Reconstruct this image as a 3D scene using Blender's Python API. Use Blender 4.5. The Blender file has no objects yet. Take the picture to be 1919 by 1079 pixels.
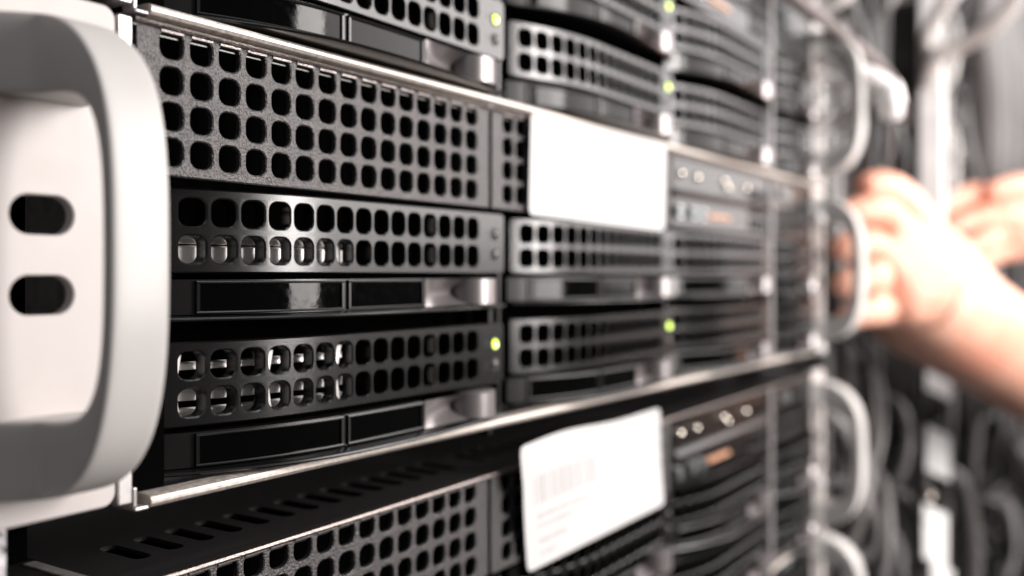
import bpy, bmesh, math, random
from mathutils import Vector
R = math.radians
MM = 0.001
rnd = random.Random(7)
scene = bpy.context.scene
col = scene.collection

# ------------------------------------------------------------------ camera
TH = 33.66
cam_d = bpy.data.cameras.new('camera')
cam = bpy.data.objects.new('camera', cam_d)
col.objects.link(cam)
cam.location = (0, -0.154, 0)
cam.rotation_euler = (R(90), 0, R(TH - 90))
cam_d.sensor_width = 36
cam_d.lens = 33.94
cam_d.shift_y = -0.0128
cam_d.clip_start = 0.01
cam_d.clip_end = 50
cam_d.dof.use_dof = True
cam_d.dof.focus_distance = 0.197
cam_d.dof.aperture_fstop = 7.2
scene.camera = cam

# ------------------------------------------------------------------ world and lamps
w = bpy.data.worlds.new('World')
scene.world = w
w.use_nodes = True
bg = w.node_tree.nodes['Background']
bg.inputs['Color'].default_value = (1.0, 0.94, 0.91, 1)
bg.inputs['Strength'].default_value = 0.07

def area(name, loc, target, sx, sy, power, color):
    l = bpy.data.lights.new(name, 'AREA')
    l.shape = 'RECTANGLE'
    l.size = sx
    l.size_y = sy
    l.energy = power
    l.color = color
    o = bpy.data.objects.new(name, l)
    o.location = loc
    o.rotation_euler = (Vector(target) - Vector(loc)).to_track_quat('-Z', 'Y').to_euler()
    col.objects.link(o)
    return o
area('aisle_light', (1.15, -1.05, 0.50), (0.3, 0, 0.05), 1.0, 0.95, 18, (1.0, 0.945, 0.92))
area('aisle_end_light', (2.3, -0.75, 0.45), (0.4, 0, 0), 0.9, 1.0, 7, (1.0, 0.95, 0.93))  # added soft fill so the far panels have something to reflect
area('near_light', (0.50, -0.62, 0.14), (0.80, 0, 0.03), 0.26, 0.36, 7.0, (1.0, 0.95, 0.92))
area('room_light', (-0.7, -0.6, 0.65), (0.1, 0, 0), 0.6, 0.6, 0.7, (0.96, 0.97, 1.0))  # added weak fill for the left-facing sides of the near handle
area('ceiling_light', (0.25, -0.75, 1.15), (0.25, 0, 0), 0.9, 0.2, 2.5, (0.92, 0.96, 1.0))

scene.view_settings.view_transform = 'Standard'
scene.view_settings.look = 'None'
scene.view_settings.exposure = 0.5
scene.view_settings.gamma = 1

# ------------------------------------------------------------------ materials
def mat(name, color, rough=0.5, metal=0.0, noise=0.0, nscale=900, bump=0.0, bscale=2500, bdist=0.0001,
        emit=None, estr=0, coat=0.0, rvar=0.0, spec=0.5, sss=0.0):
    m = bpy.data.materials.new(name)
    m.use_nodes = True
    nt = m.node_tree
    b = nt.nodes['Principled BSDF']
    b.inputs['Base Color'].default_value = (*color, 1)
    b.inputs['Roughness'].default_value = rough
    b.inputs['Metallic'].default_value = metal
    b.inputs['Coat Weight'].default_value = coat
    b.inputs['Specular IOR Level'].default_value = spec
    tc = nt.nodes.new('ShaderNodeTexCoord')
    if noise or rvar:
        n = nt.nodes.new('ShaderNodeTexNoise')
        n.inputs['Scale'].default_value = nscale
        n.inputs['Detail'].default_value = 5
        nt.links.new(tc.outputs['Object'], n.inputs['Vector'])
        if noise:
            r = nt.nodes.new('ShaderNodeValToRGB')
            r.color_ramp.elements[0].position = 0.3
            r.color_ramp.elements[1].position = 0.72
            r.color_ramp.elements[0].color = tuple(max(0, c * (1 - noise)) for c in color) + (1,)
            r.color_ramp.elements[1].color = tuple(min(1, c * (1 + noise)) for c in color) + (1,)
            nt.links.new(n.outputs['Fac'], r.inputs['Fac'])
            nt.links.new(r.outputs['Color'], b.inputs['Base Color'])
        if rvar:
            mr = nt.nodes.new('ShaderNodeMapRange')
            mr.inputs['From Min'].default_value = 0.3
            mr.inputs['From Max'].default_value = 0.7
            mr.inputs['To Min'].default_value = max(0.02, rough - rvar)
            mr.inputs['To Max'].default_value = rough + rvar
            nt.links.new(n.outputs['Fac'], mr.inputs['Value'])
            nt.links.new(mr.outputs['Result'], b.inputs['Roughness'])
    if bump:
        n2 = nt.nodes.new('ShaderNodeTexNoise')
        n2.inputs['Scale'].default_value = bscale
        n2.inputs['Detail'].default_value = 3
        nt.links.new(tc.outputs['Object'], n2.inputs['Vector'])
        bp = nt.nodes.new('ShaderNodeBump')
        bp.inputs['Strength'].default_value = bump
        bp.inputs['Distance'].default_value = bdist
        nt.links.new(n2.outputs['Fac'], bp.inputs['Height'])
        nt.links.new(bp.outputs['Normal'], b.inputs['Normal'])
    if emit:
        b.inputs['Emission Color'].default_value = (*emit, 1)
        b.inputs['Emission Strength'].default_value = estr
    if sss:
        b.inputs['Subsurface Weight'].default_value = sss
        b.inputs['Subsurface Radius'].default_value = (1.0, 0.35, 0.2)
        b.inputs['Subsurface Scale'].default_value = 0.010
    return m

M = dict(
    powder=mat('dark_powder_coat', (0.062, 0.058, 0.058), 0.34, 0.45, bump=1.0, bscale=1900, bdist=0.0004, noise=0.25, nscale=1200),
    cover=mat('black_cover_paint', (0.022, 0.021, 0.021), 0.32, bump=0.5, bscale=2600, bdist=0.00008, noise=0.4, nscale=3000),
    plastic=mat('black_plastic', (0.0045, 0.0042, 0.0042), 0.235, bump=0.35, bscale=5200, bdist=0.00004),
    satin=mat('satin_black_plastic', (0.005, 0.0046, 0.0046), 0.28, bump=0.2, bscale=2600, bdist=0.00004),
    gloss=mat('glossy_black_window', (0.0012, 0.0012, 0.0012), 0.07, bump=0.2, bscale=420, bdist=0.00012, rvar=0.05, nscale=500, spec=0.10),
    void=mat('black_interior', (0.0015, 0.0015, 0.0015), 0.9, spec=0.0),  # colour stands in for the unlit depth behind holes and slots
    steel=mat('bare_steel', (0.62, 0.565, 0.52), 0.58, 0.85, bump=0.08, bscale=1500, bdist=0.00004, rvar=0.1, nscale=900, noise=0.15),
    darksteel=mat('dark_steel_edge', (0.19, 0.165, 0.155), 0.4, 1.0, bump=1.0, bscale=1800, bdist=0.0002),
    tab=mat('dull_tab_metal', (0.30, 0.27, 0.26), 0.5, 0.9, bump=1.0, bscale=1500, bdist=0.0002),
    bracket=mat('shiny_drive_bracket', (0.88, 0.85, 0.83), 0.3, 0.15, rvar=0.08, nscale=120, noise=0.1),
    latch=mat('grey_metallic_latch', (0.24, 0.22, 0.22), 0.33, 0.65, bump=0.1, bscale=2600, bdist=0.00004),
    ear=mat('pale_painted_aluminium', (0.48, 0.44, 0.423), 0.5, 0.0, bump=0.3, bscale=1500, bdist=0.00007, noise=0.045, nscale=130, rvar=0.05),
    handle=mat('satin_cast_handle', (0.47, 0.452, 0.438), 0.42, 0.0, bump=0.2, bscale=1400, bdist=0.00006, noise=0.07, nscale=28, rvar=0.09),
    white=mat('bright_zinc_flange', (0.58, 0.55, 0.54), 0.35, 0.6, noise=0.2, nscale=300),
    paper=mat('white_paper', (0.52, 0.514, 0.51), 0.7, noise=0.02, nscale=60),
    card=mat('bright_white_card', (0.95, 0.94, 0.935), 0.5),
    print=mat('faint_print', (0.41, 0.385, 0.385), 0.6),
    greenled=mat('lit_green_led', (0.3, 0.5, 0.02), 0.3, emit=(0.62, 0.85, 0.04), estr=2.2),
    greencore=mat('lit_led_core', (0.7, 0.9, 0.2), 0.3, emit=(0.85, 1.0, 0.35), estr=2.6),
    offled=mat('unlit_led', (0.03, 0.025, 0.02), 0.15),
    ring=mat('led_ring', (0.008, 0.008, 0.008), 0.5),
    knob=mat('bright_screw', (0.75, 0.68, 0.60), 0.2, 1.0),
    amber=mat('amber_connector', (0.50, 0.26, 0.16), 0.35, noise=0.1),
    port=mat('grey_metal_port', (0.7, 0.74, 0.75), 0.25, 0.9),
    bar=mat('grey_upright', (0.16, 0.15, 0.15), 0.55),
    guide=mat('pale_guide', (0.85, 0.82, 0.81), 0.5, noise=0.12, nscale=60),
    galv=mat('galvanised_post', (0.55, 0.53, 0.55), 0.35, 0.9, noise=0.35, nscale=500, rvar=0.15),
    channel=mat('dark_cable_channel', (0.03, 0.027, 0.027), 0.55, noise=0.3, nscale=60),
    cblack=mat('black_cable', (0.02, 0.018, 0.018), 0.4),
    cgrey=mat('grey_cable', (0.13, 0.122, 0.12), 0.4),
    cpale=mat('pale_cable', (0.40, 0.37, 0.355), 0.45),
    cwhite=mat('white_cable', (0.82, 0.79, 0.78), 0.4),
    strap=mat('brown_grey_strap', (0.14, 0.115, 0.11), 0.6),
)

def skin_mat():
    m = mat('skin', (0.80, 0.42, 0.30), 0.5, sss=0.35, bump=0.3, bscale=400, bdist=0.0003)
    nt = m.node_tree
    b = nt.nodes['Principled BSDF']
    tc = nt.nodes.new('ShaderNodeTexCoord')
    n = nt.nodes.new('ShaderNodeTexNoise')
    n.inputs['Scale'].default_value = 22
    n.inputs['Detail'].default_value = 3
    r = nt.nodes.new('ShaderNodeValToRGB')
    r.color_ramp.elements[0].position = 0.35
    r.color_ramp.elements[1].position = 0.65
    r.color_ramp.elements[0].color = (0.66, 0.30, 0.21, 1)
    r.color_ramp.elements[1].color = (0.75, 0.44, 0.33, 1)
    nt.links.new(tc.outputs['Object'], n.inputs['Vector'])
    nt.links.new(n.outputs['Fac'], r.inputs['Fac'])
    nt.links.new(r.outputs['Color'], b.inputs['Base Color'])
    return m
M['skin'] = skin_mat()

# ------------------------------------------------------------------ object plumbing
ORG = {}
def tag(o, label, cat=None, group=None, kind=None):
    if label: o['label'] = label
    if cat: o['category'] = cat
    if group: o['group'] = group
    if kind: o['kind'] = kind
    return o

def empty(name, loc, label, cat, group=None):
    o = bpy.data.objects.new(name, None)
    o.empty_display_size = 0.01
    o.location = Vector(loc) * MM
    col.objects.link(o)
    ORG[o.name] = Vector(loc)
    return tag(o, label, cat, group)

CACHE = {}
def part(name, m, parent, org, fn=None, key=None, smooth=False, bevel=0.0, bseg=2, weld=False):
    """one mesh object; fn fills an MB with millimetre coordinates relative to org"""
    if key is not None and key in CACHE:
        me = CACHE[key]
    else:
        mb = MB()
        fn(mb)
        me = bpy.data.meshes.new(name)
        me.from_pydata([(v[0] * MM, v[1] * MM, v[2] * MM) for v in mb.v], [], mb.f)
        me.materials.append(M[m])
        if weld:
            bm = bmesh.new(); bm.from_mesh(me)
            bmesh.ops.remove_doubles(bm, verts=bm.verts, dist=2e-6)
            bmesh.ops.recalc_face_normals(bm, faces=bm.faces)
            for e in bm.edges:
                e.smooth = len(e.link_faces) == 2 and e.calc_face_angle(0) < R(22)
            for f_ in bm.faces: f_.smooth = True
            bm.to_mesh(me); bm.free()
        if smooth:
            me.polygons.foreach_set('use_smooth', [True] * len(me.polygons))
        me.update()
        if key is not None:
            CACHE[key] = me
    o = bpy.data.objects.new(name, me)
    if me.materials[0] != M[m]:
        o.material_slots[0].link = 'OBJECT'
        o.material_slots[0].material = M[m]
    col.objects.link(o)
    org = Vector(org)
    if parent is not None:
        o.parent = parent
        o.location = (org - ORG[parent.name]) * MM
    else:
        o.location = org * MM
    ORG[o.name] = org
    if bevel:
        b = o.modifiers.new('bevel', 'BEVEL')
        b.width = bevel * MM
        b.segments = bseg
        b.limit_method = 'ANGLE'
        b.angle_limit = R(35)
        if smooth:
            b.harden_normals = False
    return o

class MB:
    def __init__(s):
        s.v = []; s.f = []
    def add(s, vs, fs):
        n = len(s.v)
        s.v += [tuple(v) for v in vs]
        s.f += [tuple(i + n for i in f) for f in fs]
    def box(s, x0, x1, y0, y1, z0, z1):
        s.add([(x0,y0,z0),(x1,y0,z0),(x1,y1,z0),(x0,y1,z0),(x0,y0,z1),(x1,y0,z1),(x1,y1,z1),(x0,y1,z1)],
              [(0,3,2,1),(4,5,6,7),(0,1,5,4),(1,2,6,5),(2,3,7,6),(3,0,4,7)])
    def strip(s, us, prof):
        """ prof(u) -> closed list of (y,z); swept along x """
        rings = [[(u, y, z) for y, z in prof(u)] for u in us]
        n = len(rings[0])
        vs = [p for r_ in rings for p in r_]
        fs = []
        for i in range(len(us) - 1):
            for j in range(n):
                k = (j + 1) % n
                fs.append((i*n+j, i*n+k, (i+1)*n+k, (i+1)*n+j))
        fs.append(tuple(range(n))[::-1])
        fs.append(tuple((len(us)-1)*n + j for j in range(n)))
        s.add(vs, fs)
    def tube(s, pts, rad, seg=10):
        pts = [Vector(p) for p in pts]
        rings = []
        up = Vector((0.13, 0.2, 1)).normalized()
        for i, p in enumerate(pts):
            d = (pts[min(i+1, len(pts)-1)] - pts[max(i-1, 0)]).normalized()
            a = d.cross(up)
            if a.length < 0.1: a = d.cross(Vector((1, 0, 0)))
            a.normalize()
            b = d.cross(a).normalized()
            r_ = rad[i] if isinstance(rad, (list, tuple)) else rad
            rings.append([p + a*math.cos(t)*r_ + b*math.sin(t)*r_ for t in [2*math.pi*k/seg for k in range(seg)]])
        n = seg
        vs = [q for r_ in rings for q in r_]
        fs = []
        for i in range(len(pts)-1):
            for j in range(n):
                k = (j+1) % n
                fs.append((i*n+j, i*n+k, (i+1)*n+k, (i+1)*n+j))
        fs.append(tuple(range(n))[::-1]); fs.append(tuple((len(pts)-1)*n+j for j in range(n)))
        s.add(vs, fs)
    def dome(s, c, r, depth, seg=20, rings=5):
        """a dome facing -y"""
        vs = []; fs = []
        for i in range(rings+1):
            a = math.pi/2 * i / rings
            for k in range(seg):
                t = 2*math.pi*k/seg
                vs.append((c[0]+r*math.cos(a)*math.cos(t), c[1]-depth*math.sin(a), c[2]+r*math.cos(a)*math.sin(t)))
        for i in range(rings):
            for k in range(seg):
                j = (k+1) % seg
                fs.append((i*seg+k, i*seg+j, (i+1)*seg+j, (i+1)*seg+k))
        s.add(vs, fs)
    def ringy(s, c, r0, r1, y0, y1, seg=20):
        """flat collar facing -y, r0 inner, r1 outer"""
        vs = []; fs = []
        for (r, y) in ((r0, y1), (r0, y0), (r1, y0), (r1, y1)):
            for k in range(seg):
                t = 2*math.pi*k/seg
                vs.append((c[0]+r*math.cos(t), y, c[2]+r*math.sin(t)))
        for i in range(4):
            for k in range(seg):
                j = (k+1) % seg
                i2 = (i+1) % 4
                fs.append((i*seg+k, i*seg+j, i2*seg+j, i2*seg+k))
        s.add(vs, fs)
    def panel(s, u0, u1, v0, v1, holes, yf=None, thick=1.0, rim=0.25, cr=0.0, m3=None, nseg=6, extra=()):
        """a plate with rounded holes. holes: list of columns/rows grid dict(us, vs, pu, pv, hw, hh, r)
           w axis = depth into the plate. m3(u,v,w)->xyz."""
        ub = {round(u0, 4), round(u1, 4)}; vb = {round(v0, 4), round(v1, 4)}
        hole = {}
        for h in holes:
            for uc in h['us']:
                ub.add(round(uc-h['pu']/2, 4)); ub.add(round(uc+h['pu']/2, 4))
            for vc in h['vs']:
                vb.add(round(vc-h['pv']/2, 4)); vb.add(round(vc+h['pv']/2, 4))
        for e in extra: ub.add(round(e, 4))
        if cr:
            ub.add(round(u0+cr, 4)); ub.add(round(u1-cr, 4)); vb.add(round(v0+cr, 4)); vb.add(round(v1-cr, 4))
        def clean(b):
            b = sorted(b); o = [b[0]]
            for x in b[1:]:
                if x - o[-1] > 0.02: o.append(x)
            return o
        ub = clean(ub); vb = clean(vb)
        yv = [yf(u) if yf else 0.0 for u in ub]
        def Y(u):
            if not yf: return 0.0
            if u <= ub[0]: return yv[0]
            if u >= ub[-1]: return yv[-1]
            for i in range(len(ub)-1):
                if u <= ub[i+1]:
                    t = (u-ub[i])/(ub[i+1]-ub[i])
                    return yv[i]*(1-t)+yv[i+1]*t
            return yv[-1]
        if m3 is None:
            m3 = lambda u, v, ww: (u, Y(u)+ww, v)
        def find(uc, vc):
            for h in holes:
                for a in h['us']:
                    if abs(a-uc) < 0.3:
                        for b in h['vs']:
                            if abs(b-vc) < 0.3: return h
            return None
        for i in range(len(ub)-1):
            for j in range(len(vb)-1):
                ua, uz, va, vz = ub[i], ub[i+1], vb[j], vb[j+1]
                uc, vc = (ua+uz)/2, (va+vz)/2
                h = find(uc, vc)
                if h:
                    hw, hh, r = h['hw'], h['hh'], h['r']
                    inner = []; outer = []
                    for (sx, sy, a0) in ((1, 1, 0), (-1, 1, 90), (-1, -1, 180), (1, -1, 270)):
                        for k in range(nseg+1):
                            a = R(a0 + 90*k/nseg)
                            px = sx*(hw-r) + r*math.cos(a); py = sy*(hh-r) + r*math.sin(a)
                            inner.append((px, py))
                    hu, hv = (uz-ua)/2, (vz-va)/2
                    for (px, py) in inner:
                        q = max(abs(px)/hu, abs(py)/hv)
                        outer.append((px/q, py/q))
                    # snap the corner ray to the cell corner
                    for (sx, sy, base) in ((1, 1, 0), (-1, 1, 1), (-1, -1, 2), (1, -1, 3)):
                        best = min(range(base*(nseg+1), (base+1)*(nseg+1)), key=lambda q: (outer[q][0]-sx*hu)**2+(outer[q][1]-sy*hv)**2)
                        outer[best] = (sx*hu, sy*hv)
                    n = len(inner)
                    def grow(p, d):
                        L = math.hypot(*p) or 1
                        return (p[0]+p[0]/L*d, p[1]+p[1]/L*d)
                    ring0 = [m3(uc+p[0], vc+p[1], 0) for p in outer]
                    ring1 = [m3(uc+p[0], vc+p[1], 0) for p in [grow(q, rim) for q in inner]]
                    ring2 = [m3(uc+p[0], vc+p[1], rim*0.8) for p in inner]
                    ring3 = [m3(uc+p[0], vc+p[1], thick) for p in inner]
                    vs = ring0+ring1+ring2+ring3
                    fs = []
                    for q in range(3):
                        for k in range(n):
                            k2 = (k+1) % n
                            fs.append((q*n+k, q*n+k2, (q+1)*n+k2, (q+1)*n+k))
                    s.add(vs, fs)
                elif cr and (i in (0, len(ub)-2)) and (j in (0, len(vb)-2)) and abs(uz-ua-cr) < 0.03 and abs(vz-va-cr) < 0.03:
                    cx = uz if i == 0 else ua
                    cy = vz if j == 0 else va
                    a0 = {(1, 1): 180, (0, 1): 270, (0, 0): 0, (1, 0): 90}[(1 if i == 0 else 0, 1 if j == 0 else 0)]
                    pts = [(cx, cy)] + [(cx+cr*math.cos(R(a0+90*k/nseg)), cy+cr*math.sin(R(a0+90*k/nseg))) for k in range(nseg+1)]
                    s.add([m3(p[0], p[1], 0) for p in pts], [tuple(range(len(pts)))])
                else:
                    s.add([m3(ua, va, 0), m3(uz, va, 0), m3(uz, vz, 0), m3(ua, vz, 0)], [(0, 1, 2, 3)])
        # perimeter: outline, rim and side wall
        per = []
        if cr:
            for (cx, cy, a0) in ((u1-cr, v1-cr, 0), (u0+cr, v1-cr, 90), (u0+cr, v0+cr, 180), (u1-cr, v0+cr, 270)):
                for k in range(nseg+1):
                    a = R(a0+90*k/nseg)
                    per.append((cx+cr*math.cos(a), cy+cr*math.sin(a), math.cos(a), math.sin(a)))
                mid = [u for u in ub if u0+cr+0.03 < u < u1-cr-0.03]
                if a0 == 0: per += [(u, v1, 0, 1) for u in reversed(mid)]
                if a0 == 180: per += [(u, v0, 0, -1) for u in mid]
        else:
            per += [(u, v1, 0, 1) for u in reversed(ub)]
            per += [(u, v0, 0, -1) for u in ub]
        n = len(per)
        A = [m3(p[0], p[1], 0) for p in per]
        B = [m3(p[0]+p[2]*rim, p[1]+p[3]*rim, rim) for p in per]
        C = [m3(p[0]+p[2]*rim, p[1]+p[3]*rim, thick) for p in per]
        fs = []
        for q in range(2):
            for k in range(n):
                k2 = (k+1) % n
                fs.append((q*n+k, q*n+k2, (q+1)*n+k2, (q+1)*n+k))
        s.add(A+B+C, fs)

def rng(a, step, n): return [a+step*i for i in range(n)]
def lin(a, b, n): return [a+(b-a)*i/(n-1) for i in range(n)]

# ------------------------------------------------------------------ drive carriers (local: u=0 at the left edge, z=0 at the row datum)
def carrier_y(u):
    L, D = 40.0, 9.0
    return (D*(1-u/L)**2 if u < L else 0.0) - 1.0
def bar_y(u, W=106.0):
    return carrier_y(u) - 2.6*math.sin(math.pi*min(1, max(0, u/W)))

KIND = {   # width, first hole, columns, windows, latch start/end, led x
    'a': dict(w=108.0, h0=6.9, n=15, win=((7.7, 41.6), (43.1, 70.2)), lat=(71.0, 103.0), led=103.4),
    'b': dict(w=99.0, h0=5.9, n=14, win=((6.7, 37.0), (38.5, 63.6)), lat=(64.4, 94.0), led=94.6),
    'c': dict(w=62.5, h0=5.9, n=8, win=((6.5, 20.0), (21.5, 33.0)), lat=(34.0, 57.0), led=57.6),
}
def build_carrier(server, u, z, kind, leds=(0, 0), bracket=None, label=None):
    K = KIND[kind]
    W = K['w']
    org = (u, rnd.uniform(-0.3, 0.3), z)
    def grille(mb):
        mb.panel(0.3, W-0.3, 0.7, 16.9, [dict(us=rng(K['h0'], 6.15, K['n']), vs=(5.1, 12.5), pu=6.15, pv=6.4, hw=2.5, hh=2.8, r=1.8)],
                 yf=carrier_y, thick=3.0, rim=0.32, cr=1.2)
    c = part('drive_carrier', 'plastic', server, org, grille, key=('grille', kind), weld=True)
    if label: c['label'] = label
    # bar under the grille that carries the windows
    w0, w1 = K['win'][0][0], K['win'][1][1]
    BY = bar_y
    def bar(mb):
        us = [0.5]+lin(3, w0-0.2, 3)+lin(w0+0.5, w1+1.0, 22)
        mb.strip(us, lambda t: [(BY(t)+1.4, -7.9), (BY(t)+1.4, -0.9), (BY(t)+6, -0.9), (BY(t)+6, -7.9)])
    b = part('carrier_bar', 'satin', c, org, bar, key=('bar', kind), weld=True)
    for wi, (a, e) in enumerate(K['win']):
        def frame(mb, a=a, e=e):
            for (p, q, z0, z1) in ((a, e, -1.7, -1.15), (a, e, -7.75, -7.25)):
                mb.strip(lin(p, q, 14), lambda t: [(BY(t)+0.7, z0), (BY(t)+0.55, (z0+z1)/2), (BY(t)+0.7, z1), (BY(t)+1.6, z1), (BY(t)+1.6, z0)])
            for (p, q) in ((a, a+0.6), (e-0.6, e)):
                mb.strip([p, (p+q)/2, q], lambda t: [(BY(t)+0.68, -7.26), (BY(t)+0.68, -1.69), (BY(t)+1.6, -1.69), (BY(t)+1.6, -7.26)])
        part('window_frame', 'satin', c, org, frame, key=('wf', kind, wi), weld=True)
        def pane(mb, a=a, e=e):
            mb.strip(lin(a+0.62, e-0.62, 20), lambda t: [(BY(t)+1.15, -7.24), (BY(t)+1.15, -1.71), (BY(t)+1.7, -1.71), (BY(t)+1.7, -7.24)])
        part('window', 'gloss', c, org, pane, key=('wp', kind, wi), weld=True)
    # ledge lip along the bottom
    def ledge(mb):
        us = lin(0.5, W-0.5, 30)
        def pr(t):
            y = BY(t, W)-0.8-3.0*math.sin(math.pi*t/W)
            return [(y+1.2, -9.25), (y+0.3, -9.1), (y, -8.75), (y+0.2, -8.4), (y+0.9, -8.15), (9.5, -8.05), (9.5, -9.3)]
        mb.strip(us, pr)
    part('ledge', 'plastic', c, org, ledge, key=('ledge', kind), weld=True)
    # latch: concave finger scoop running into an upright barrel
    l0, l1 = K['lat']
    lw = l1-l0
    lc = l0+lw*0.78; lr = lw*0.225
    def scoop(mb):
        us = lin(l0, lc-lr*0.3, 16)
        n = 13
        vs = []; fs = []
        for i, t in enumerate(us):
            k = i/(len(us)-1)
            y = BY(t)
            depth = 4.4*math.sin(min(1, k*1.25)*math.pi/2)
            for j in range(n):
                q = j/(n-1)
                zz = -7.9+q*7.0
                prof = math.sin(math.pi*q)**1.0
                vs.append((t, y+0.9+depth*prof*(1 if k > 0 else 0)-0.9*k*(1-prof), zz))
        for i in range(len(us)-1):
            for j in range(n-1):
                fs.append((i*n+j, (i+1)*n+j, (i+1)*n+j+1, i*n+j+1))
        mb.add(vs, fs)
    part('latch_scoop', 'latch', c, org, scoop, key=('scoop', kind), smooth=True)
    def barrel(mb):
        seg = 28
        y0 = BY(lc)+lr*0.45
        rings = []
        for (z, k) in ((-8.0, 0.93), (-7.8, 1.0), (-1.15, 1.0), (-0.85, 0.93)):
            rings.append([(lc+lr*k*math.cos(2*math.pi*i/seg), y0+lr*k*0.85*math.sin(2*math.pi*i/seg), z) for i in range(seg)])
        vs = [p for r_ in rings for p in r_]
        fs = []
        for q in range(3):
            for i in range(seg):
                j = (i+1) % seg
                fs.append((q*seg+i, q*seg+j, (q+1)*seg+j, (q+1)*seg+i))
        fs.append(tuple(range(seg))[::-1]); fs.append(tuple(3*seg+i for i in range(seg)))
        mb.add(vs, fs)
    o = part('latch_barrel', 'latch', c, org, barrel, key=('barrel', kind), smooth=True)
    es = o.modifiers.new('split', 'EDGE_SPLIT'); es.split_angle = R(50)
    # pillar between ledge and the row above, indicator lights
    part('stop_pin', 'satin', c, org, lambda mb: mb.box(W-6, W-4.4, 0.0, 4.5, -14.0, -9.35), key=('pin', kind))
    lx = K['led']
    for i, (dz, on) in enumerate(((11.3, leds[0]), (5.7, leds[1]))):
        yy = carrier_y(lx)
        part('light_ring', 'ring', c, org, lambda mb, dz=dz: mb.ringy((lx, 0, dz), 1.35, 1.85, yy-0.22, yy+0.3), key=('ring', kind, i))
        g = part('status_light', 'greenled' if on else 'offled', c, org, lambda mb, dz=dz: mb.dome((lx, yy+0.05, dz), 1.4, 0.85), key=('led', kind, i), smooth=True)
        if on:
            g['label'] = 'lit green status light'
            part('light_core', 'greencore', c, org, lambda mb, dz=dz: mb.dome((lx-0.05, yy-0.5, dz-0.35), 0.8, 0.5), key=('core', kind, i), smooth=True)
        ix = lx-3.6
        yi = carrier_y(ix)-0.03
        def icon(mb, dz=dz, i=i):
            if i == 0:
                mb.box(ix-0.5, ix+0.5, yi, yi+0.04, dz+0.7, dz+1.0)
                mb.box(ix-0.15, ix+0.15, yi, yi+0.04, dz-0.9, dz+0.65)
            else:
                for k in range(3): mb.box(ix-0.5, ix+0.4-0.2*(k % 2), yi, yi+0.04, dz-0.9+k*0.75, dz-0.6+k*0.75)
        part('icon', 'ring', c, org, icon, key=('icon', kind, i))
    if bracket:
        # shiny bent metal of the drive behind the grille
        bands = [(0.8, 6.0, 0.0), (6.3, 8.3, -1.2)] if bracket == 'one' else [(0.8, 3.6, -0.4), (5.0, 8.2, 0.3), (11.2, 12.9, -0.3)]
        for bi, (z0, z1, b) in enumerate(bands):
            def pr(t):
                y = carrier_y(t)+4.1
                return [(y+0.8, z0), (y+0.1*b, z0+0.2), (y-b*0.6, (z0+z1)/2), (y+0.3*b, z1-0.3), (y+0.9, z1), (y+1.3, z1), (y+1.3, z0)]
            part('bracket_rail', 'bracket', c, org, lambda mb: mb.strip(lin(1.5, 47.0, 24), pr), key=('br', bracket, bi))
        for bi, uc in enumerate((5.0, 24.2, 43.5, 74.0)):
            y = carrier_y(uc)+3.9
            def post_(mb):
                if uc > 70: mb.tube([(uc, y+0.2, 1.0), (uc, y+0.2, 13.8)], 0.75, 10)
                elif bracket == 'one': mb.tube([(uc, y, 1.0), (uc+0.2, y, 8.0 if bi != 1 else 13)], [1.6, 1.1], 14)
                else: mb.tube([(uc, y, 0.8), (uc, y, 8.0), (uc, y, 14.5)], [2.1, 1.2, 2.3], 14)
            part('bracket_post', 'bracket', c, org, post_, key=('bp', bracket, bi), smooth=True)
    return c

# ------------------------------------------------------------------ one server chassis with everything on it
def stadium_panel(mb, s0, s1, z0, z1, thick):
    us = ((s0+s1)/2-1.4*(1 if s0 < 300 else -1),)
    mb.panel(s0+0.3, s1-0.3, z0+0.3, z1-0.3, [dict(us=us, vs=(-3.4,), pu=13.0, pv=9.0, hw=5.6, hh=3.3, r=3.28),
             dict(us=us, vs=(10.0,), pu=13.0, pv=9.0, hw=5.6, hh=3.3, r=3.28)],
             thick=thick, rim=0.3, cr=2.2, nseg=8)

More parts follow.
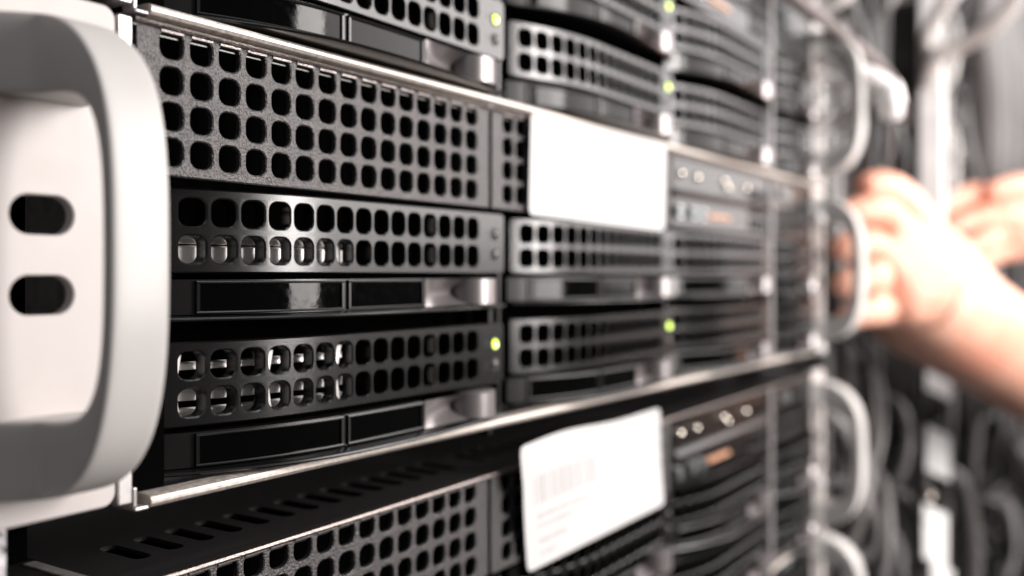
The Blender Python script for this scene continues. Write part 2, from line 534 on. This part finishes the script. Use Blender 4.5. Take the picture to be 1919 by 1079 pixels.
def handle_mesh(mb, s0, s1, mirror=False, fat=0.0):
    """cast D handle: (p = distance out of the ear, z) outline, extruded between s0 and s1"""
    outer = [(-0.5, 42.3), (2.5, 42.3), (4.6, 42.2), (5.6, 42.1), (8.5, 41.4), (13, 39.6), (17.2, 36.4), (20.6, 32.2), (22.9, 27.0), (24.3, 20.5), (24.9, 13.0), (25.0, 3),
             (24.9, -7.0), (24.2, -14.5), (22.7, -21.5), (20.2, -27.2), (16.8, -31.4), (12.6, -34.2), (8, -35.7), (5.6, -36.2), (4.6, -36.3), (2.5, -36.4), (-0.5, -36.4)]
    inner = [(-0.5, 28.9), (2.5, 28.9), (4.6, 28.9), (5.6, 28.9), (8.5, 28.8), (13, 28.5), (16.2, 27.6), (18.8, 25.4), (20.5, 22.0), (21.4, 17.5), (21.8, 12.0), (21.9, 3),
             (21.8, -6.0), (21.4, -11.5), (20.5, -16.0), (18.8, -19.5), (16.2, -21.8), (13, -22.8), (8.5, -23.3), (5.6, -23.35), (4.6, -23.4), (2.5, -23.4), (-0.5, -23.4)]
    n = len(outer)
    L, Rr = [], []
    def side(p, first):
        # the ends flare into broad feet on the ear plate
        k = max(0.0, min(1.0, 1-p/5.5))
        return (s0-5.5*k) if first else (s1+2.0*k)
    b = 0.9   # rounding of the long edges
    rows = []
    for i in range(n):
        (po, zo), (pi_, zi) = outer[i], inner[i]
        if pi_ > 12: pi_ -= fat
        th = math.hypot(po-pi_, zo-zi)
        d = (((po-pi_)/th), ((zo-zi)/th))
        bb = min(b, th*0.42)
        ring = []
        sL, sR = side(po, True), side(po, False)
        def pt(s_, q): ring.append((s_, -(pi_+d[0]*q), zi+d[1]*q))
        pt(sL, bb); pt(sL+0.3*bb, 0.3*bb); pt(sL+bb, 0)
        pt(sR-bb, 0); pt(sR-0.3*bb, 0.3*bb); pt(sR, bb)
        pt(sR, th-bb); pt(sR-0.3*bb, th-0.3*bb); pt(sR-bb, th)
        pt(sL+bb, th); pt(sL+0.3*bb, th-0.3*bb); pt(sL, th-bb)
        rows.append(ring)
    m = len(rows[0])
    vs = [p for r_ in rows for p in r_]
    if mirror:
        c2 = s0+s1
        vs = [(c2-p[0], p[1], p[2]) for p in vs]
    fs = []
    for i in range(n-1):
        for j in range(m):
            k = (j+1) % m
            fs.append((i*m+j, i*m+k, (i+1)*m+k, (i+1)*m+j))
    mb.add(vs, fs)

def add_handle(ear, org, s0, s1, key, mirror=False):
    o = part('handle', 'handle', ear, org, lambda mb: handle_mesh(mb, s0, s1, mirror, 2.0 if s0 > 0 or mirror else 0.0), key=key, smooth=True)
    sb = o.modifiers.new('smooth', 'SUBSURF'); sb.levels = sb.render_levels = 2
    return o

def build_server(dz, label, row1_leds, row2_leds, brackets, sticker=None, order=0, handles=True):
    s = empty('rack_server', (313, 0, -41+dz), label, 'server', 'servers stacked in the near rack')
    base = (313, 0, dz)
    def rel(fn):      # geometry given in rack coordinates, shifted to the server origin
        def g(mb):
            fn(mb)
            mb.v = [(v[0]-313, v[1], v[2]) for v in mb.v]
        return g
    # solid block painted near-black in place of the unlit chassis inside
    def inside(mb):
        mb.box(107.6, 524.4, 9.5 + 5, 60, -40.3, 45.0)
        mb.box(107.3, 107.9, 0.6, 40, -40.3, 45.5)
        mb.box(107.9, 116.3, 3.0, 12, -40.2, 17.5)
    part('chassis', 'void', s, base, rel(inside), key='chassis')
    # top cover with the row of stadium vents just behind its front edge
    def cover(mb):
        us = rng(120.6, 7.85, 14)+rng(238.0, 7.85, 12)+rng(350.0, 7.85, 20)
        mb.panel(107.5, 524.5, 0.5, 70, [dict(us=us, vs=(20.6,), pu=7.85, pv=15.0, hw=1.85, hh=6.6, r=1.83)],
                 thick=0.9, rim=0.45, m3=lambda u, v, ww: (u, v, 46.4-ww))
        mb.box(107.6, 524.4, 0.9, 70, 44.6, 44.9)
    part('top_cover', 'cover', s, base, rel(cover), key='cover')
    # perforated panel
    def vent(mb):
        mb.panel(108.3, 219.3, 18.8, 46.3, [dict(us=rng(115.8, 6.84, 15), vs=(23.1, 29.8, 36.5, 43.2), pu=6.84, pv=5.9, hw=2.62, hh=2.62, r=1.9)],
                 thick=1.3, rim=0.26, cr=0)
    part('vent_panel', 'powder', s, base, rel(vent), key='vent1')
    def vent2(mb):
        mb.panel(221.3, 340.0, 18.8, 46.3, [dict(us=rng(229.2, 6.84, 16), vs=(23.1, 29.8, 36.5, 43.2), pu=6.84, pv=5.9, hw=2.62, hh=2.62, r=1.9)],
                 thick=1.3, rim=0.26, cr=0)
        mb.box(218.8, 221.7, 0.9, 1.4, 18.8, 46.2)
    part('vent_panel', 'powder', s, base, rel(vent2), key='vent2')
    # folded front edge with small tabs over the top row of holes
    def lip(mb):
        mb.strip([107.5, 524.5], lambda t: [(-0.7, 45.9), (-0.95, 46.3), (-0.7, 46.8), (0.4, 47.0), (1.5, 47.0), (1.5, 45.9)])
    part('front_lip', 'darksteel', s, base, rel(lip), key='lip', weld=True)
    def tabs(mb):
        for u in rng(115.8, 6.84, 15)+rng(229.2, 6.84, 16):
            mb.strip([u-2.5, u+2.5], lambda t: [(0.1, 45.25), (-0.25, 45.35), (-0.35, 45.75), (1.2, 45.8), (1.2, 45.25)])
    t = part('lip_tabs', 'tab', s, base, rel(tabs), key='tabs')
    # control panel over the third and fourth bays
    def cp(mb):
        mb.panel(342.0, 452.5, 18.8, 46.0, [dict(us=rng(428.0, 6.0, 4), vs=(23.2, 29.9, 36.6), pu=6.0, pv=5.8, hw=2.2, hh=2.5, r=1.3)], thick=1.3, rim=0.3, cr=1.0)
        mb.strip([343, 452], lambda t: [(-1.6, 30.5), (-2.0, 31.5), (-1.0, 33.2), (1, 33.2), (1, 30.5)])
    c = part('control_panel', 'plastic', s, base, rel(cp), key='cp')
    for i, (u, z) in enumerate(((349.3, 39.5), (365.2, 39.3), (394.5, 39.8), (398.5, 37.6), (421.0, 38.9))):
        part('button', 'knob', c, (u, 0, dz+z), lambda mb: mb.dome((0, -0.2, 0), 1.7, 1.5), key='knob', smooth=True)
    for i, (u, ww, m_) in enumerate(((344.5, 4.2, 'port'), (358.0, 4.2, 'port'), (367.0, 4.6, 'port'))):
        part('port', 'port', c, (u, 0, dz+24.5), lambda mb: (mb.box(0, 4.2, -1.8, 0.5, -2.2, -1.7), mb.box(0, 4.2, -1.8, 0.5, 1.7, 2.2), mb.box(0, 0.6, -1.8, 0.5, -1.7, 1.7), mb.box(3.6, 4.2, -1.8, 0.5, -1.7, 1.7), mb.box(0.6, 3.6, -1.2, 0.4, -0.9, 0.9)), key='port')
    part('amber_strip', 'amber', c, (376, 0, dz+24.2), lambda mb: mb.strip([0, 0.8, 23, 24], lambda t: [(-0.2, -1.1), (-1.2, -0.6), (-1.2, 0.6), (-0.2, 1.1), (0.4, 1.1), (0.4, -1.1)]), key='amber')
    def end(mb):
        mb.panel(458.5, 521.0, 18.8, 46.0, [dict(us=rng(466.0, 6.3, 8), vs=(23.2, 29.9), pu=6.3, pv=5.8, hw=2.4, hh=2.5, r=1.4)], thick=1.3, rim=0.3, cr=1.0)
    c = part('end_panel', 'plastic', s, base, rel(end), key='endp')
    part('port', 'port', c, (468, 0, dz+40), None, key='port')
    part('port', 'port', c, (476, 0, dz+39.5), None, key='port')
    # uprights between the bays
    for i, (u, wd) in enumerate(((229.5, 1), (342.5, 1), (455.5, 2.2))):
        def dv(mb, u=u, wd=wd):
            mb.box(-1.6, -0.4, 2.6, 12, -40.3, 17.6)
            mb.box(0.6, 1.6, 4.0, 12, -40.3, 17.6)
            if wd > 1: mb.box(-2.0, 2.2, -0.8, 4, -40.3, 46)
        part('divider', 'bar' if wd > 1 else 'satin', s, (u, 0, dz), dv, key=('dv', wd))
    # carriers, two rows of four
    for r_, (z, leds) in enumerate(((0.0, row1_leds), (-30.4, row2_leds))):
        for b_, (u, kind) in enumerate(((117.5, 'a'), (241.5, 'b'), (354.5, 'b'), (461.5, 'c'))):
            on = leds[b_]
            build_carrier(s, u, dz+z+rnd.uniform(-0.12, 0.12), kind, (on, 0), brackets[r_] if b_ == 0 else None)
    # bare steel bottom lip
    def rail(mb):
        mb.strip([110.4, 250, 400, 524.5], lambda t: [(1.5, -42.9), (0.0, -42.8), (-0.9, -42.4), (-1.35, -41.8), (-1.4, -41.2), (-1.1, -40.7), (-0.4, -40.4), (0.6, -40.3), (3, -40.3), (3, -42.9)])
    part('bottom_lip', 'steel', s, base, rel(rail), key='rail', weld=True)
    def flange(mb):
        mb.box(104.3, 107.1, -0.3, 30, -41.2, 46.6)
        mb.strip([107.15, 110.0], lambda t: [(-1.1, -42.7), (-1.1, -42.1), (6, -42.1), (6, -42.7)])
        mb.box(107.15, 107.9, -0.6, 3, -42.0, -38.5)
    part('side_flange', 'white', s, base, rel(flange), key='flange', bevel=0.25)
    # ears with handles
    e = part('rack_ear', 'ear', s, base, rel(lambda mb: stadium_panel(mb, 79.5, 104.0, -41.0, 47.6, 2.4)), key='ear_left')
    add_handle(e, base, 86.6-313, 97.0-313, 'handle_near')
    e = part('rack_ear', 'ear', s, base, rel(lambda mb: stadium_panel(mb, 524.8, 546.8, -41.0, 47.6, 2.4)), key='ear_right')
    add_handle(e, base, 527.2-313, 540.2-313, 'handle_far', True)
    return s

OFF = (0, 0, 0, 0)
main = build_server(0.0, 'middle black server with the near pale handle and a white label flat on its vents', OFF, (1, 1, 0, 0), ('one', 'two'))
upper = build_server(90.2, 'black server directly above the middle one, seen from below, no paper label', (0, 1, 0, 0), (1, 1, 0, 0), ('one', 'two'))
lower = build_server(-101.5, 'lower black server with its slotted top cover showing and a curled white label', OFF, (0, 1, 0, 0), ('one', 'two'))
part('cover_wing', 'cover', lower, (313, 0, -101.5), lambda mb: mb.box(84-313, 107.4-313, 3.0, 72, 45.8, 46.3))
low2 = build_server(-184.0, 'bottom black server at the lower right edge, only its far end and handle in view', OFF, OFF, ('one', 'two'))
up2 = build_server(180.4, 'topmost black server at the upper edge with just its handle end in view', OFF, OFF, ('one', 'two'))

# ------------------------------------------------------------------ paper labels stuck on the servers
def sheet(parent, corners, bend, dz, nm, lab, cat):
    (tl, tr, br_, bl) = corners
    def f(mb):
        nu, nv = 40, 16
        vs = []
        for i in range(nu+1):
            for j in range(nv+1):
                a, b = i/nu, j/nv
                ra, rb = 0.018, 0.05         # rounded corners
                da, db = (abs(2*a-1)-(1-2*ra))/(2*ra), (abs(2*b-1)-(1-2*rb))/(2*rb)
                if da > 0 and db > 0 and math.hypot(da, db) > 1:
                    L = math.hypot(da, db)
                    a = 0.5+math.copysign(0.5*((1-2*ra)+2*ra*da/L), a-0.5)
                    b = 0.5+math.copysign(0.5*((1-2*rb)+2*rb*db/L), b-0.5)
                p = [tl[k]*(1-a)*(1-b)+tr[k]*a*(1-b)+br_[k]*a*b+bl[k]*(1-a)*b for k in range(3)]
                q = bend(a, b)
                # slightly rounded corners
                vs.append((p[0]+q[0], p[1]+q[1], p[2]+q[2]))
        fs = [(i*(nv+1)+j, i*(nv+1)+j+1, (i+1)*(nv+1)+j+1, (i+1)*(nv+1)+j) for i in range(nu) for j in range(nv)]
        mb.add(vs, fs)
        def at(a, b, out=0.12):
            p = [tl[k]*(1-a)*(1-b)+tr[k]*a*(1-b)+br_[k]*a*b+bl[k]*(1-a)*b for k in range(3)]
            q = bend(a, b)
            return (p[0]+q[0], p[1]+q[1]-out, p[2]+q[2])
        f.at = at
    org = ORG[parent.name]
    def g(mb):
        f(mb)
        mb.v = [(v[0]-org[0], v[1]-org[1], v[2]-org[2]) for v in mb.v]
    o = part(nm, 'paper', parent, org, g)
    so = o.modifiers.new('thick', 'SOLIDIFY'); so.thickness = 0.00015; so.offset = 0
    o['label'] = lab
    def pr(mb):
        r2 = random.Random(3)
        a = 0.07
        while a < 0.50:                       # bar code
            wd = r2.choice((0.006, 0.006, 0.012, 0.018))
            for (b0, b1) in ((0.27, 0.50),):
                vs = [f.at(a, b0), f.at(a+wd, b0), f.at(a+wd, b1), f.at(a, b1)]
                mb.add(vs, [(0, 3, 2, 1)])
            a += wd + r2.choice((0.008, 0.012, 0.02))
        for row, ln in ((0.58, 0.34), (0.66, 0.22), (0.78, 0.16), (0.88, 0.10)):   # short lines of small type
            a = 0.08
            while a < 0.08+ln:
                wd = r2.uniform(0.006, 0.014)
                mb.add([f.at(a, row), f.at(a+wd, row), f.at(a+wd, row+0.035), f.at(a, row+0.035)], [(0, 3, 2, 1)])
                a += wd+r2.choice((0.005, 0.005, 0.014))
        mb.v = [(v[0]-org[0], v[1]-org[1], v[2]-org[2]) for v in mb.v]
    part('print', 'print', o, org, pr)
    return o
sheet(main, ((237.6, -2.4, 47.6), (331.5, -2.2, 48.6), (332.0, -1.2, 16.6), (238.0, -1.4, 17.6)),
      lambda a, b: (0, -0.5*math.sin(math.pi*a)*math.sin(math.pi*b), 0), 0, 'paper_label', 'white paper label with a faint bar code', 'label')
sheet(lower, ((225.0, -6.0, -46.6), (318.5, -4.0, -48.2), (331.5, -1.6, -85.6), (237.5, -1.6, -86.5)),
      lambda a, b: (-1.6*max(0, 0.25-a)*4*max(0, 0.3-b)*3.3, -2.2*(1-b)**2*abs(2*a-1)**2, 0.55*math.sin(a*8-0.6)*(1-b)), 0, 'paper_label', 'curled white paper label with a faint bar code', 'label')

lower.rotation_euler.y = -R(0.4)
# ------------------------------------------------------------------ rack posts
def post(name, s0, s1, y0, y1, z0, z1, m_, label, cat, holes=True, group=None):
    o = part(name, m_, None, ((s0+s1)/2, y0, z0), lambda mb: (mb.panel(-(s1-s0)/2, (s1-s0)/2, 0, z1-z0,
        [dict(us=(0,), vs=rng(8, 15.9, int((z1-z0)/15.9)), pu=min(13, (s1-s0)-2), pv=12, hw=4.5, hh=4.5, r=0.6)] if holes else [], thick=y1-y0, rim=0.4)))
    return tag(o, label, cat, group)
post('rack_post', 62, 86.0, 3.2, 8.0, -330, 330, 'galv', 'galvanised steel rack post behind the near server handle', 'rack post', holes=False)
def cage(mb):
    mb.box(82, 88.5, 9, 12, -330, 330)
    mb.box(60, 106, 32, 34, -330, 330)
tag(part('rack_side_frame', 'void', None, (0, 0, 0), cage), 'black frame inside the rack behind the near ear slots', 'rack frame')
tag(part('rack_bracket', 'cgrey', None, (99, 6, -20), lambda mb: (mb.box(-1.2, 0.6, 0, 2, 0, 50), mb.box(0.6, 1.6, 1, 4, 0, 50))), 'thin grey upright bracket seen through the near ear slots', 'bracket')
post('rack_post', 548.5, 566, 3.2, 8, -330, 330, 'channel', 'dark rack post just right of the far silver handles', 'rack post')

# ------------------------------------------------------------------ setting behind: the dark cable channel wall
o = part('wall', 'channel', None, (0, 0, 0), lambda mb: mb.box(566.5, 3200, 45, 60, -900, 900)); o['kind'] = 'structure'
o = part('wall', 'channel', None, (0, 0, 0), lambda mb: mb.box(20, 566, 72, 80, -900, 900)); o['kind'] = 'structure'

# ------------------------------------------------------------------ cables
def spl(pts, n=10):
    P_ = [Vector(p) for p in pts]
    P_ = [P_[0]*2-P_[1]] + P_ + [P_[-1]*2-P_[-2]]
    out = []
    for i in range(1, len(P_)-2):
        for k in range(n):
            t = k/n
            a, b, c, d = P_[i-1], P_[i], P_[i+1], P_[i+2]
            out.append(0.5*((2*b)+(c-a)*t+(2*a-5*b+4*c-d)*t*t+(3*b-a-3*c+d)*t**3))
    out.append(P_[-2])
    return out
def cable(pts, r, m_, label, group=None, name='cable', n=10):
    org = pts[0]
    o = part(name, m_, None, org, lambda mb: mb.tube([p-Vector(org) for p in spl(pts, n)], r, 10), smooth=True)
    return tag(o, label, 'cable' if name == 'cable' else 'strap', group)

def vert_cable(s, y, r, m_, label, group, amp=6):
    ph = rnd.uniform(0, 6); k = rnd.uniform(0.006, 0.013)
    pts = [(s+amp*math.sin(ph+z*k)+amp*0.5*math.sin(ph*2+z*k*2.3), y+0.5*amp*math.cos(ph+z*k*1.3), z) for z in range(-360, 361, 60)]
    return cable(pts, r, m_, label, group, n=4)
for i in range(13):
    vert_cable(588+i*17+rnd.uniform(-5, 5), 22+rnd.uniform(-9, 10), rnd.uniform(2.6, 4.4), rnd.choice(['cblack', 'cblack', 'cgrey']), ('dark hanging cable in the channel right of the far silver handles' if i < 7 else 'dark hanging cable in the channel just left of the next rack'), 'dark cables in the cable channel')
for i in range(20):
    s_ = 590+i*10.5; z_ = (-320+i*97) % 610-300; h_ = rnd.uniform(35, 90); d_ = rnd.choice((-1, 1))*rnd.uniform(15, 45)
    if -60 < z_-0.6*h_ < 75: z_ -= 170
    cable([(s_, 26, z_), (s_+0.2*d_, 8, z_-0.1*h_), (s_+0.7*d_, 0, z_-0.55*h_), (s_+d_, 6, z_-h_), (s_+0.6*d_, 24, z_-1.25*h_)], rnd.uniform(2.5, 5), rnd.choice(['cblack', 'cgrey', 'cgrey']),
          'short dark patch cable looping out of the channel behind the far silver handles', 'patch cables looping out of the channel', n=5)
for i in range(12):
    vert_cable(905+i*58+rnd.uniform(-9, 9), rnd.uniform(-8, 14), rnd.uniform(4, 8), rnd.choice(['cblack', 'cblack', 'cblack', 'cgrey', 'cblack']), 'tangled dark cable on the front of the next rack at the right edge', 'cables on the next rack', amp=22)
for i in range(22):
    s_ = 900+i*30+rnd.uniform(-15, 15); z_ = rnd.uniform(-330, 30); h_ = rnd.uniform(60, 160); d_ = rnd.choice((-1, 1))*rnd.uniform(15, 60)
    cable([(s_, 6, z_), (s_+0.2*d_, -16, z_-0.1*h_), (s_+0.7*d_, -24, z_-0.55*h_), (s_+d_, -18, z_-h_), (s_+0.6*d_, 4, z_-1.25*h_)], rnd.uniform(4, 8), rnd.choice(['cblack', 'cblack', 'cgrey']),
          'dark patch cable drooping in a loop across the next rack', 'patch cables drooping on the next rack', n=5)
for i in range(5):
    s = 1060+i*75
    cable([(s, -4, 360), (s-14, -12, 250), (s+12, -14, 160), (s+30, -8, 95+8*i), (s+70, 4, 60)], 17, 'cgrey', 'pale grey cable dropping from the top right corner', 'pale grey cables at the top right')
cable([(795.0, -84.9, 225), (800.0, -56.4, 189.1), (806.4, -29.9, 175.9), (806, -12, 168), (815, -3, 150)], 7.0, 'cpale', 'thick pale cable looping down onto the next rack post at the top', None)
cable([(790, -60, 235), (770, -36, 212), (790, -12, 190), (812, -4, 178)], 5.5, 'cwhite', 'white cable behind the thick pale loop at the top edge', None)
def strapf(mb):
    pts = [(452, -4, 142), (466, -6, 137), (535, -15, 128), (600, -18, 124), (682, -12, 119), (760, 2, 112)]
    mb.tube([Vector(p)-Vector((452, -4, 142)) for p in spl(pts)], 3.4, 10)
tag(part('cable', 'strap', None, (452, -4, 142), strapf, smooth=True), 'brownish grey cable slanting across behind the topmost far handle', 'cable')
# white knotted cable hooked over the upper far handle
cable([(533, -4, 118), (534, -14, 112), (537, -28, 106), (541, -35, 100), (541, -37, 90), (544, -36, 86)], [5.0]*3*10 + [7.0]*10+[6.0]*11, 'cwhite', 'white cloth wrap hooked over the upper far handle', None, n=10)
cable([(529, -3, 108), (531, -17, 104), (534, -20, 92), (533, -10, 84), (530, -2, 78)], 2.6, 'cwhite', 'thin white cable loop hanging inside the upper far handle', None)
for i, (z0) in enumerate((140, 95, 30, -40, -112)):  # white domes stand in for bright highlights along the far ears
    o = part('cable_clip', 'cwhite', None, (527.5, -2.5, z0), lambda mb: mb.dome((0, 0, 0), 3.0, 3.4), key='clip', smooth=True)
    tag(o, ['white clip on the far ear at the very top', 'white clip on the upper far ear', 'white clip on the far ear level with the hand', 'white clip on the far ear just below the middle server', 'lowest white clip on the far ear'][i], 'clip', 'white clips on the far ears')

# ------------------------------------------------------------------ next rack: servers with pale ears, dark fronts
def far_server(z0, h, label, with_ear):
    s = empty('rack_server', (1050, 0, z0), label, 'server', 'servers in the next rack')
    part('chassis', 'channel', s, (1050, 0, z0), lambda mb: mb.box(-204, 240, 8, 40, 1, h-1))
    for r_ in range(3):
        for k in range(4):
            def tray(mb):
                mb.panel(0.5, 105, 0.5, h/3-3, [dict(us=rng(8, 8, 12), vs=(h/6-1,), pu=8, pv=h/3-9, hw=3.0, hh=h/6-6, r=2)], thick=3, rim=0.5, cr=2)
            part('drive_carrier', 'plastic', s, (1050-202+k*110, 3, z0+1+r_*h/3), tray, key=('tray', h))
            part('latch', 'latch', s, (1050-202+k*110+84, 0, z0+1+r_*h/3), lambda mb: mb.strip([0, 3, 9, 14, 18], lambda t: [(0-1.5*math.sin(t/18*3.1), 2), (0-1.5*math.sin(t/18*3.1), h/3-6), (4, h/3-6), (4, 2)]), key=('lt', h))
    if with_ear:
        e = part('rack_ear', 'ear', s, (833, 0, z0+44), lambda mb: mb.panel(-11, 11, -43.5, 43.5, [dict(us=(0,), vs=(-6, 10), pu=13, pv=9, hw=5.6, hh=3.3, r=3.2)], thick=2.4, rim=0.3, cr=2.2), key='ear2')
        add_handle(e, (833, 0, z0+44-2.5), -4.9, 4.9, 'handle_n')
    return s
far_server(139, 88, 'dark server at the top of the next rack with pale ear beside the cable loop', True)
far_server(47, 88, 'dark server of the next rack whose pale handle ends above the second hand', True)
far_server(-44, 88, 'dark server of the next rack behind the outstretched arm', False)
far_server(-135, 88, 'dark server of the next rack below the arm', False)
far_server(-226, 88, 'dark server of the next rack at the bottom right', False)
def ptag(u, y, z, w_, h_, rot, label):
    o = part('cable_tag', 'card', None, (u, y, z), lambda mb: mb.strip([-0.4, 0.4], lambda t: [(-w_/2, -h_/2-4), (-w_/2, h_/2-5), (w_/2, h_/2+4), (w_/2, -h_/2+5)]))
    o.rotation_euler.z = R(38)
    tag(o, label, 'tag', 'white cable tags hanging on the next rack')
for (u, z, w_, h_, lab) in ((808, -86, 20, 16, 'small white tag just under the forearm'), (806, -138, 19, 36, 'upper large white tag below the forearm'),
                            (796, -200, 19, 42, 'lower large white tag near the bottom edge'), (825, -245, 18, 30, 'white tag cut by the bottom edge')):
    ptag(u, -14, z, w_, h_, 0, lab)
cable([(806, -6, -120), (803, -7, -170), (798, -7, -176), (792, -6, -190)], 3.0, 'cgrey', 'grey cable linking the two large white tags', None)
o = part('cable_tag', 'knob', None, (801, -9, -173), lambda mb: mb.dome((0, 0, 0), 5.0, 4), smooth=True); tag(o, 'round metal bead between the two large white tags', 'tag')
tag(part('cable_guide', 'guide', None, (812, -17, 34), lambda mb: (mb.box(0, 10, 0, 18, 0, 118), mb.box(0.5, 9.5, 0.5, 18, 119, 260)), bevel=1.0), 'pale upright cable guide between the two hands, below the thick cable loop', 'cable guide')
post('rack_post', 1330, 1420, -3, 4, -700, 700, 'cgrey', 'plain grey rack post at the right edge of the picture', 'rack post', holes=False)

# ------------------------------------------------------------------ hands (skin modifier)
def skin_body(name, joints, edges, root, label):
    names = list(joints)
    me = bpy.data.meshes.new(name)
    o0 = Vector(joints[root][0])
    me.from_pydata([tuple((Vector(joints[n][0])-o0)*MM) for n in names], [(names.index(a), names.index(b)) for a, b in edges], [])
    me.materials.append(M['skin'])
    o = bpy.data.objects.new(name, me)
    o.location = o0*MM
    col.objects.link(o)
    sk = o.modifiers.new('skin', 'SKIN')
    sk.use_smooth_shade = True
    lay = me.skin_vertices[0] if len(me.skin_vertices) else None
    if lay is None:
        bpy.context.view_layer.objects.active = o
        bpy.ops.mesh.customdata_skin_add()
        lay = me.skin_vertices[0]
    for i, n in enumerate(names):
        r_ = joints[n][1]
        rr = r_ if isinstance(r_, tuple) else (r_, r_)
        lay.data[i].radius = (rr[0]*MM, rr[1]*MM)
        lay.data[i].use_root = (n == root)
    sb = o.modifiers.new('sub', 'SUBSURF'); sb.levels = 2; sb.render_levels = 2
    return tag(o, label, 'person')

J = {
    'elbow': ((933, -184, -141), 46), 'mid': ((818, -120, -91), 42), 'fore': ((732, -80, -57), 38),
    'wrist': ((660, -44, -24), 38), 'heel': ((634, -34, -10), 39), 'palm': ((614, -27, 2), 33),
    'k1': ((594, -21, 34), 14), 'k2': ((588, -18, 17), 14), 'k3': ((586, -17, -1), 14), 'k4': ((588, -19, -19), 13),
    'i1': ((577, -24, 38), 11), 'i2': ((563, -16, 35), 9.6), 'i3': ((553, -5, 33), 7.2),
    'm1': ((571, -22, 19), 11), 'm2': ((559, -13, 16), 9.8), 'm3': ((551, -3, 13), 7.3),
    'r1': ((570, -21, -1), 10.8), 'r2': ((560, -13, -4), 9.5), 'r3': ((552, -4, -7), 7.2),
    'p1': ((573, -20, -20), 9.8), 'p2': ((564, -13, -22), 8.6), 'p3': ((556, -5, -28), 6.4),
    't0': ((622, -34, 26), 18), 't1': ((603, -31, 44), 13.5), 't2': ((586, -24, 52), 10.5), 't3': ((571, -13, 50), 8),
}
E = [('elbow', 'mid'), ('mid', 'fore'), ('fore', 'wrist'), ('wrist', 'heel'), ('heel', 'palm'),
     ('palm', 'k1'), ('palm', 'k2'), ('palm', 'k3'), ('palm', 'k4'),
     ('k1', 'i1'), ('i1', 'i2'), ('i2', 'i3'), ('k2', 'm1'), ('m1', 'm2'), ('m2', 'm3'),
     ('k3', 'r1'), ('r1', 'r2'), ('r2', 'r3'), ('k4', 'p1'), ('p1', 'p2'), ('p2', 'p3'),
     ('heel', 't0'), ('t0', 't1'), ('t1', 't2'), ('t2', 't3')]
skin_body('person', J, E, 'heel', 'bare forearm and hand reaching behind the far silver handle').location.x -= 0.004
J2 = {
    'out': ((1120, -170, 70), 34), 'wrist': ((990, -86, 58), 38), 'palm': ((945, -55, 50), 38),
    'k1': ((915, -38, 66), 14), 'k2': ((910, -42, 50), 14), 'k3': ((912, -42, 34), 13), 'k4': ((918, -40, 20), 12),
    'i1': ((888, -26, 68), 11), 'i2': ((868, -12, 60), 9), 'i3': ((858, -3, 50), 8),
    'm1': ((886, -34, 48), 11), 'm2': ((870, -20, 42), 9.5), 'm3': ((864, -8, 36), 8),
    'r1': ((890, -36, 29), 10.5), 'r2': ((876, -24, 22), 9), 'r3': ((872, -12, 18), 8),
    'p1': ((900, -36, 13), 9), 'p2': ((888, -26, 8), 8), 'p3': ((884, -16, 6), 7),
    't0': ((948, -72, 70), 15), 't1': ((918, -62, 76), 12), 't2': ((895, -48, 72), 10), 't3': ((880, -36, 66), 8.5),
}
E2 = [('out', 'wrist'), ('wrist', 'palm'), ('palm', 'k1'), ('palm', 'k2'), ('palm', 'k3'), ('palm', 'k4'),
      ('k1', 'i1'), ('i1', 'i2'), ('i2', 'i3'), ('k2', 'm1'), ('m1', 'm2'), ('m2', 'm3'),
      ('k3', 'r1'), ('r1', 'r2'), ('r2', 'r3'), ('k4', 'p1'), ('p1', 'p2'), ('p2', 'p3'),
      ('wrist', 't0'), ('t0', 't1'), ('t1', 't2'), ('t2', 't3')]
skin_body('person', J2, E2, 'wrist', 'second bare hand at the right edge beside the pale ears of the next rack')
